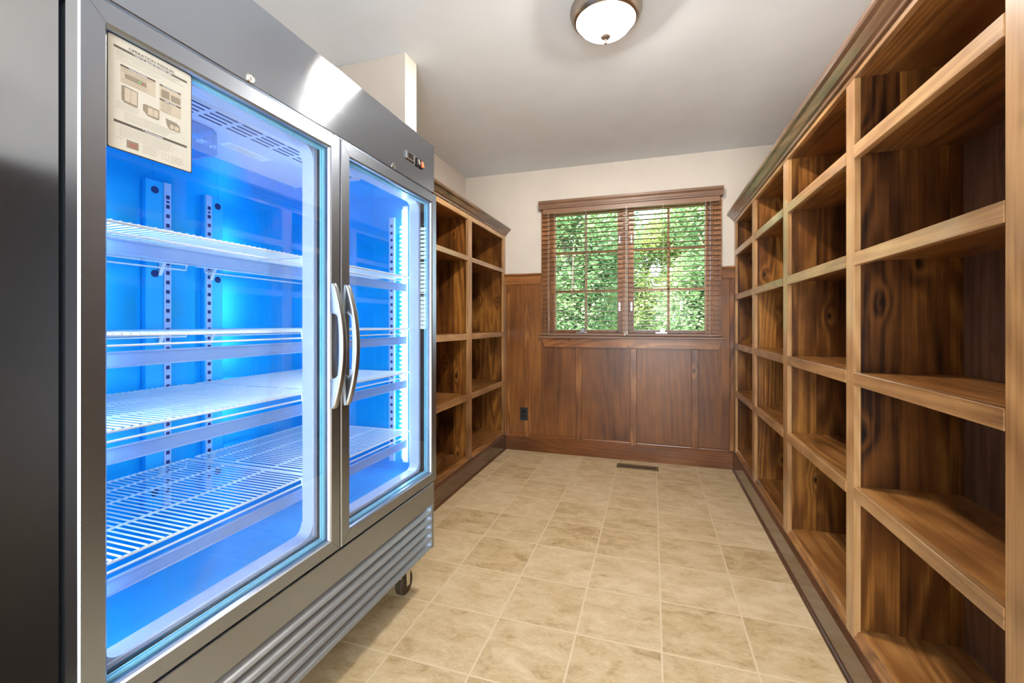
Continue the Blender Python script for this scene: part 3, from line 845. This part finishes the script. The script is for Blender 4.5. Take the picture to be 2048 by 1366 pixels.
def rect(bm, u0, u1, v0, v1, lift=.0002, mi=0):
    """u right, v down, both 0..1 over the sheet"""
    return box(bm, XI, XI + lift, PY0 + u0 * PWID, PY0 + u1 * PWID, PZ1 - v1 * PHGT, PZ1 - v0 * PHGT, 0, mi)
def text(s, name, u, v, size, mat, lift, parent, align='CENTER'):
    cu = bpy.data.curves.new(name, 'FONT'); cu.body = s; cu.size = size; cu.align_x = align; cu.align_y = 'CENTER'; cu.extrude = .00005
    to = bpy.data.objects.new(name + '_curve', cu)
    me = bpy.data.meshes.new_from_object(to)
    bpy.data.objects.remove(to); bpy.data.curves.remove(cu)
    M = Matrix(((0, 0, 1), (1, 0, 0), (0, 1, 0))).to_4x4()
    me.transform(M)
    me.materials.clear(); me.materials.append(mat); me.name = name
    o = bpy.data.objects.new(name, me); COL.objects.link(o)
    o.parent = parent
    o.location = Vector((XI + lift, PY0 + u * PWID, PZ1 - v * PHGT)) - wl(parent); return o
def rects(name, mat, items, lift=.0002):
    for q in items: build(name, rect(BM(), *q, lift), mat, mn)
rects('heading_bar', ink_m, ((.07, .93, .088, .108), (.07, .93, .74, .762), (.14, .53, .235, .252), (.58, .85, .242, .258), (.58, .85, .378, .394)))
text('OPERATION MANUAL', 'title', .5, .066, .0088, ink_m, .0002, mn)
text('* How to operate the freezer unit', 'bar_heading', .50, .098, .0052, white_m, .0003, mn)
text('Control Operation', 'bar_heading', .33, .2435, .0042, white_m, .0003, mn)
text('Food Shelf Installation', 'bar_heading', .715, .250, .0034, white_m, .0003, mn)
text('Safety Tip Card', 'bar_heading', .715, .386, .0036, white_m, .0003, mn)
text('* Announcements', 'bar_heading', .5, .751, .0052, white_m, .0003, mn)
rects('print_panel', tan_m, ((.14, .53, .252, .395), (.58, .85, .258, .372), (.58, .85, .394, .500)))
rects('panel_picture', tan2_m, ((.185, .425, .300, .345), (.60, .70, .285, .36), (.72, .84, .30, .36)), .0003)
def poly(name, mat, pts, lift):
    build(name, prism(BM(), [(PY0 + u * PWID, PZ1 - v * PHGT) for u, v in pts], 'X', XI, XI + lift), mat, mn)
poly('product_picture', tan2_m, [(.15, .42), (.18, .412), (.325, .42), (.325, .562), (.30, .568), (.18, .562), (.15, .545)], .0003)
poly('product_picture', tan2_m, [(.385, .505), (.41, .497), (.575, .502), (.575, .59), (.55, .60), (.44, .598), (.385, .56)], .0003)
poly('product_picture', tan2_m, [(.655, .548), (.79, .555), (.835, .578), (.835, .638), (.70, .640), (.665, .60)], .0003)
rects('picture_door', tan_m, ((.182, .246, .426, .545), (.250, .316, .428, .548), (.44, .50, .515, .583), (.505, .56, .515, .583), (.71, .755, .59, .63), (.765, .82, .59, .63)), .0005)
b = BM(); lathe(b, [(.0022, 0), (.0022, .0006), (.0001, .0006)], (XI, PY0 + .345 * PWID, PZ1 - .323 * PHGT), 12, 'X'); build('green_button', b, green_m, mn)
b = BM(); lathe(b, [(.0022, 0), (.0022, .0006), (.0001, .0006)], (XI, PY0 + .388 * PWID, PZ1 - .323 * PHGT), 12, 'X'); build('red_button', b, red_m, mn)
b = BM(); rect(b, .205, .335, .885, .955, .0003, 0); rect(b, .235, .315, .905, .94, .0005, 1)
build('thumbnail_photo', b, [tan2_m, red_m], mn)
b = BM(); rnd = random.Random(3)
def lines(u0, u1, v0, v1, n):
    for k in range(n):
        v = v0 + (v1 - v0) * k / max(1, n - 1); u = u0
        ue = u1 - rnd.random() * (u1 - u0) * .25
        while u < ue:
            w = .01 + rnd.random() * .03; rect(b, u, min(u + w, ue), v - .0017, v + .0017, .0002); u += w + .006
lines(.10, .92, .122, .158, 4); lines(.10, .6, .172, .205, 3); lines(.16, .50, .268, .288, 2); lines(.16, .5, .36, .38, 2)
lines(.10, .36, .575, .625, 4); lines(.18, .82, .645, .715, 6); lines(.13, .80, .778, .865, 7)
lines(.38, .58, .885, .955, 6); lines(.72, .90, .895, .955, 5); lines(.10, .185, .89, .90, 1); lines(.60, .74, .405, .49, 5)
for u0, u1, v0, v1 in ((.61, .69, .90, .90), (.61, .69, .95, .95)): rect(b, u0, u1, v0 - .001, v0 + .001)
for u in (.61, .65, .69): rect(b, u - .001, u + .001, .90, .95)
build('small_print', b, greyink_m, mn)['kind'] = 'stuff'

# ------------------------------------------------------------------ garden outside
struct('ground', box(BM(), -14, 14, YB + .3, 22, -1.05, -1.0), grass_m)
def crown(seed, n, R, leaf, cz):
    rr = random.Random(seed); bm = BM()
    cl = [(Vector((rr.uniform(-1, 1) * (R[0] - .35), rr.uniform(-1, 1) * (R[1] - .35), cz + rr.uniform(-1, 1) * (R[2] - .3))), rr.uniform(.34, .55)) for _ in range(90)]
    for k in range(n):
        c, cr = cl[k % len(cl)]
        d = Vector((rr.gauss(0, 1), rr.gauss(0, 1), rr.gauss(0, 1))).normalized() * cr * rr.random() ** .4
        p = c + d
        u = Vector((rr.gauss(0, 1), rr.gauss(0, 1), rr.gauss(0, .45))).normalized()
        v = u.cross(Vector((rr.gauss(0, .5), rr.gauss(0, .5), 1))).normalized()
        L = leaf * rr.uniform(.7, 1.3); w = L * .42; n_ = u.cross(v) * L * .12
        vs = [bm.verts.new(p), bm.verts.new(p + u * L * .45 + v * w + n_), bm.verts.new(p + u * L), bm.verts.new(p + u * L * .45 - v * w + n_)]
        bm.faces.new((vs[0], vs[1], vs[2])); bm.faces.new((vs[0], vs[2], vs[3]))
    return bm
def raw_build(name, bm, mat):
    me = bpy.data.meshes.new(name); bm.to_mesh(me); bm.free(); me.materials.append(mat)
    o = bpy.data.objects.new(name, me); return o
crowns = [crown(11, 38000, (1.5, .95, 2.4), .085, 2.8), crown(12, 38000, (1.5, .95, 2.4), .080, 2.7), crown(13, 12000, (1.1, .7, .75), .07, .85)]
cm = []
for i, (bm_, mt) in enumerate(zip(crowns, (leaf_a, leaf_b, leaf_a))):
    me = bpy.data.meshes.new('foliage'); bm_.to_mesh(me); bm_.free(); me.materials.append(mt); cm.append(me)
cm2 = [m.copy() for m in cm]
for m, mt in zip(cm2, (leaf_b, leaf_a, leaf_b)): m.materials[0] = mt
def trunk(seed, h):
    rr = random.Random(seed); bm = BM()
    pts = [(rr.gauss(0, .05) * k, rr.gauss(0, .04) * k, h * k / 6) for k in range(7)]
    tube(bm, pts, [.11 - .012 * k for k in range(7)], 10)
    for j in range(7):
        k = rr.randint(2, 5); p = Vector(pts[k]); a = rr.uniform(0, 6.28); L = rr.uniform(.7, 1.4)
        q = p + Vector((math.cos(a) * L * .5, math.sin(a) * L * .5, L * .55)); e = q + Vector((math.cos(a) * L * .4, math.sin(a) * L * .4, L * .5))
        tube(bm, [p, q, e], [.045, .028, .010], 7)
    me = bpy.data.meshes.new('trunk'); bm.to_mesh(me); bm.free(); me.materials.append(bark_m)
    for p in me.polygons: p.use_smooth = True
    return me
tm = [trunk(5, 4.4), trunk(6, 4.0), trunk(8, .9)]
spots = [
 (-1.75, 9.0, 0, 0, .05, 'dense green tree standing nearest behind the left panes of the window'),
 (1.55, 9.1, 1, 1, .0, 'dense green tree standing nearest behind the right panes of the window'),
 (-3.4, 12.2, 1, 0, 3.14, 'yellow-green tree farther back at the left edge of the window view'),
 (-.05, 12.3, 0, 1, 3.1, 'yellow-green tree farther back behind the middle of the window'),
 (-1.8, 15.5, 1, 0, .1, 'most distant tree, glimpsed through gaps in the left panes'),
 (1.6, 15.5, 0, 1, .0, 'most distant tree, glimpsed through gaps in the right panes'),
]
for x, y, k, vset, rz, lab in spots:
    r = empty('tree', (x, y, -1.0), lab, 'tree', 'garden trees beyond the window'); r.rotation_euler = (0, 0, rz)
    for nm, me in (('foliage', (cm, cm2)[vset][k]), ('trunk', tm[k])):
        o = bpy.data.objects.new(nm, me); COL.objects.link(o); o.parent = r
for x, y, vset, rz, lab in ((-1.75, 6.7, 0, 0, 'low leafy shrub at the bottom of the left window panes'), (.75, 6.8, 1, 3.14, 'low yellow-green shrub at the bottom of the right window panes')):
    r = empty('shrub', (x, y, -1.0), lab, 'shrub', 'garden shrubs beyond the window'); r.rotation_euler = (0, 0, rz)
    for nm, me in (('foliage', (cm, cm2)[vset][2]), ('trunk', tm[2])):
        o = bpy.data.objects.new(nm, me); COL.objects.link(o); o.parent = r
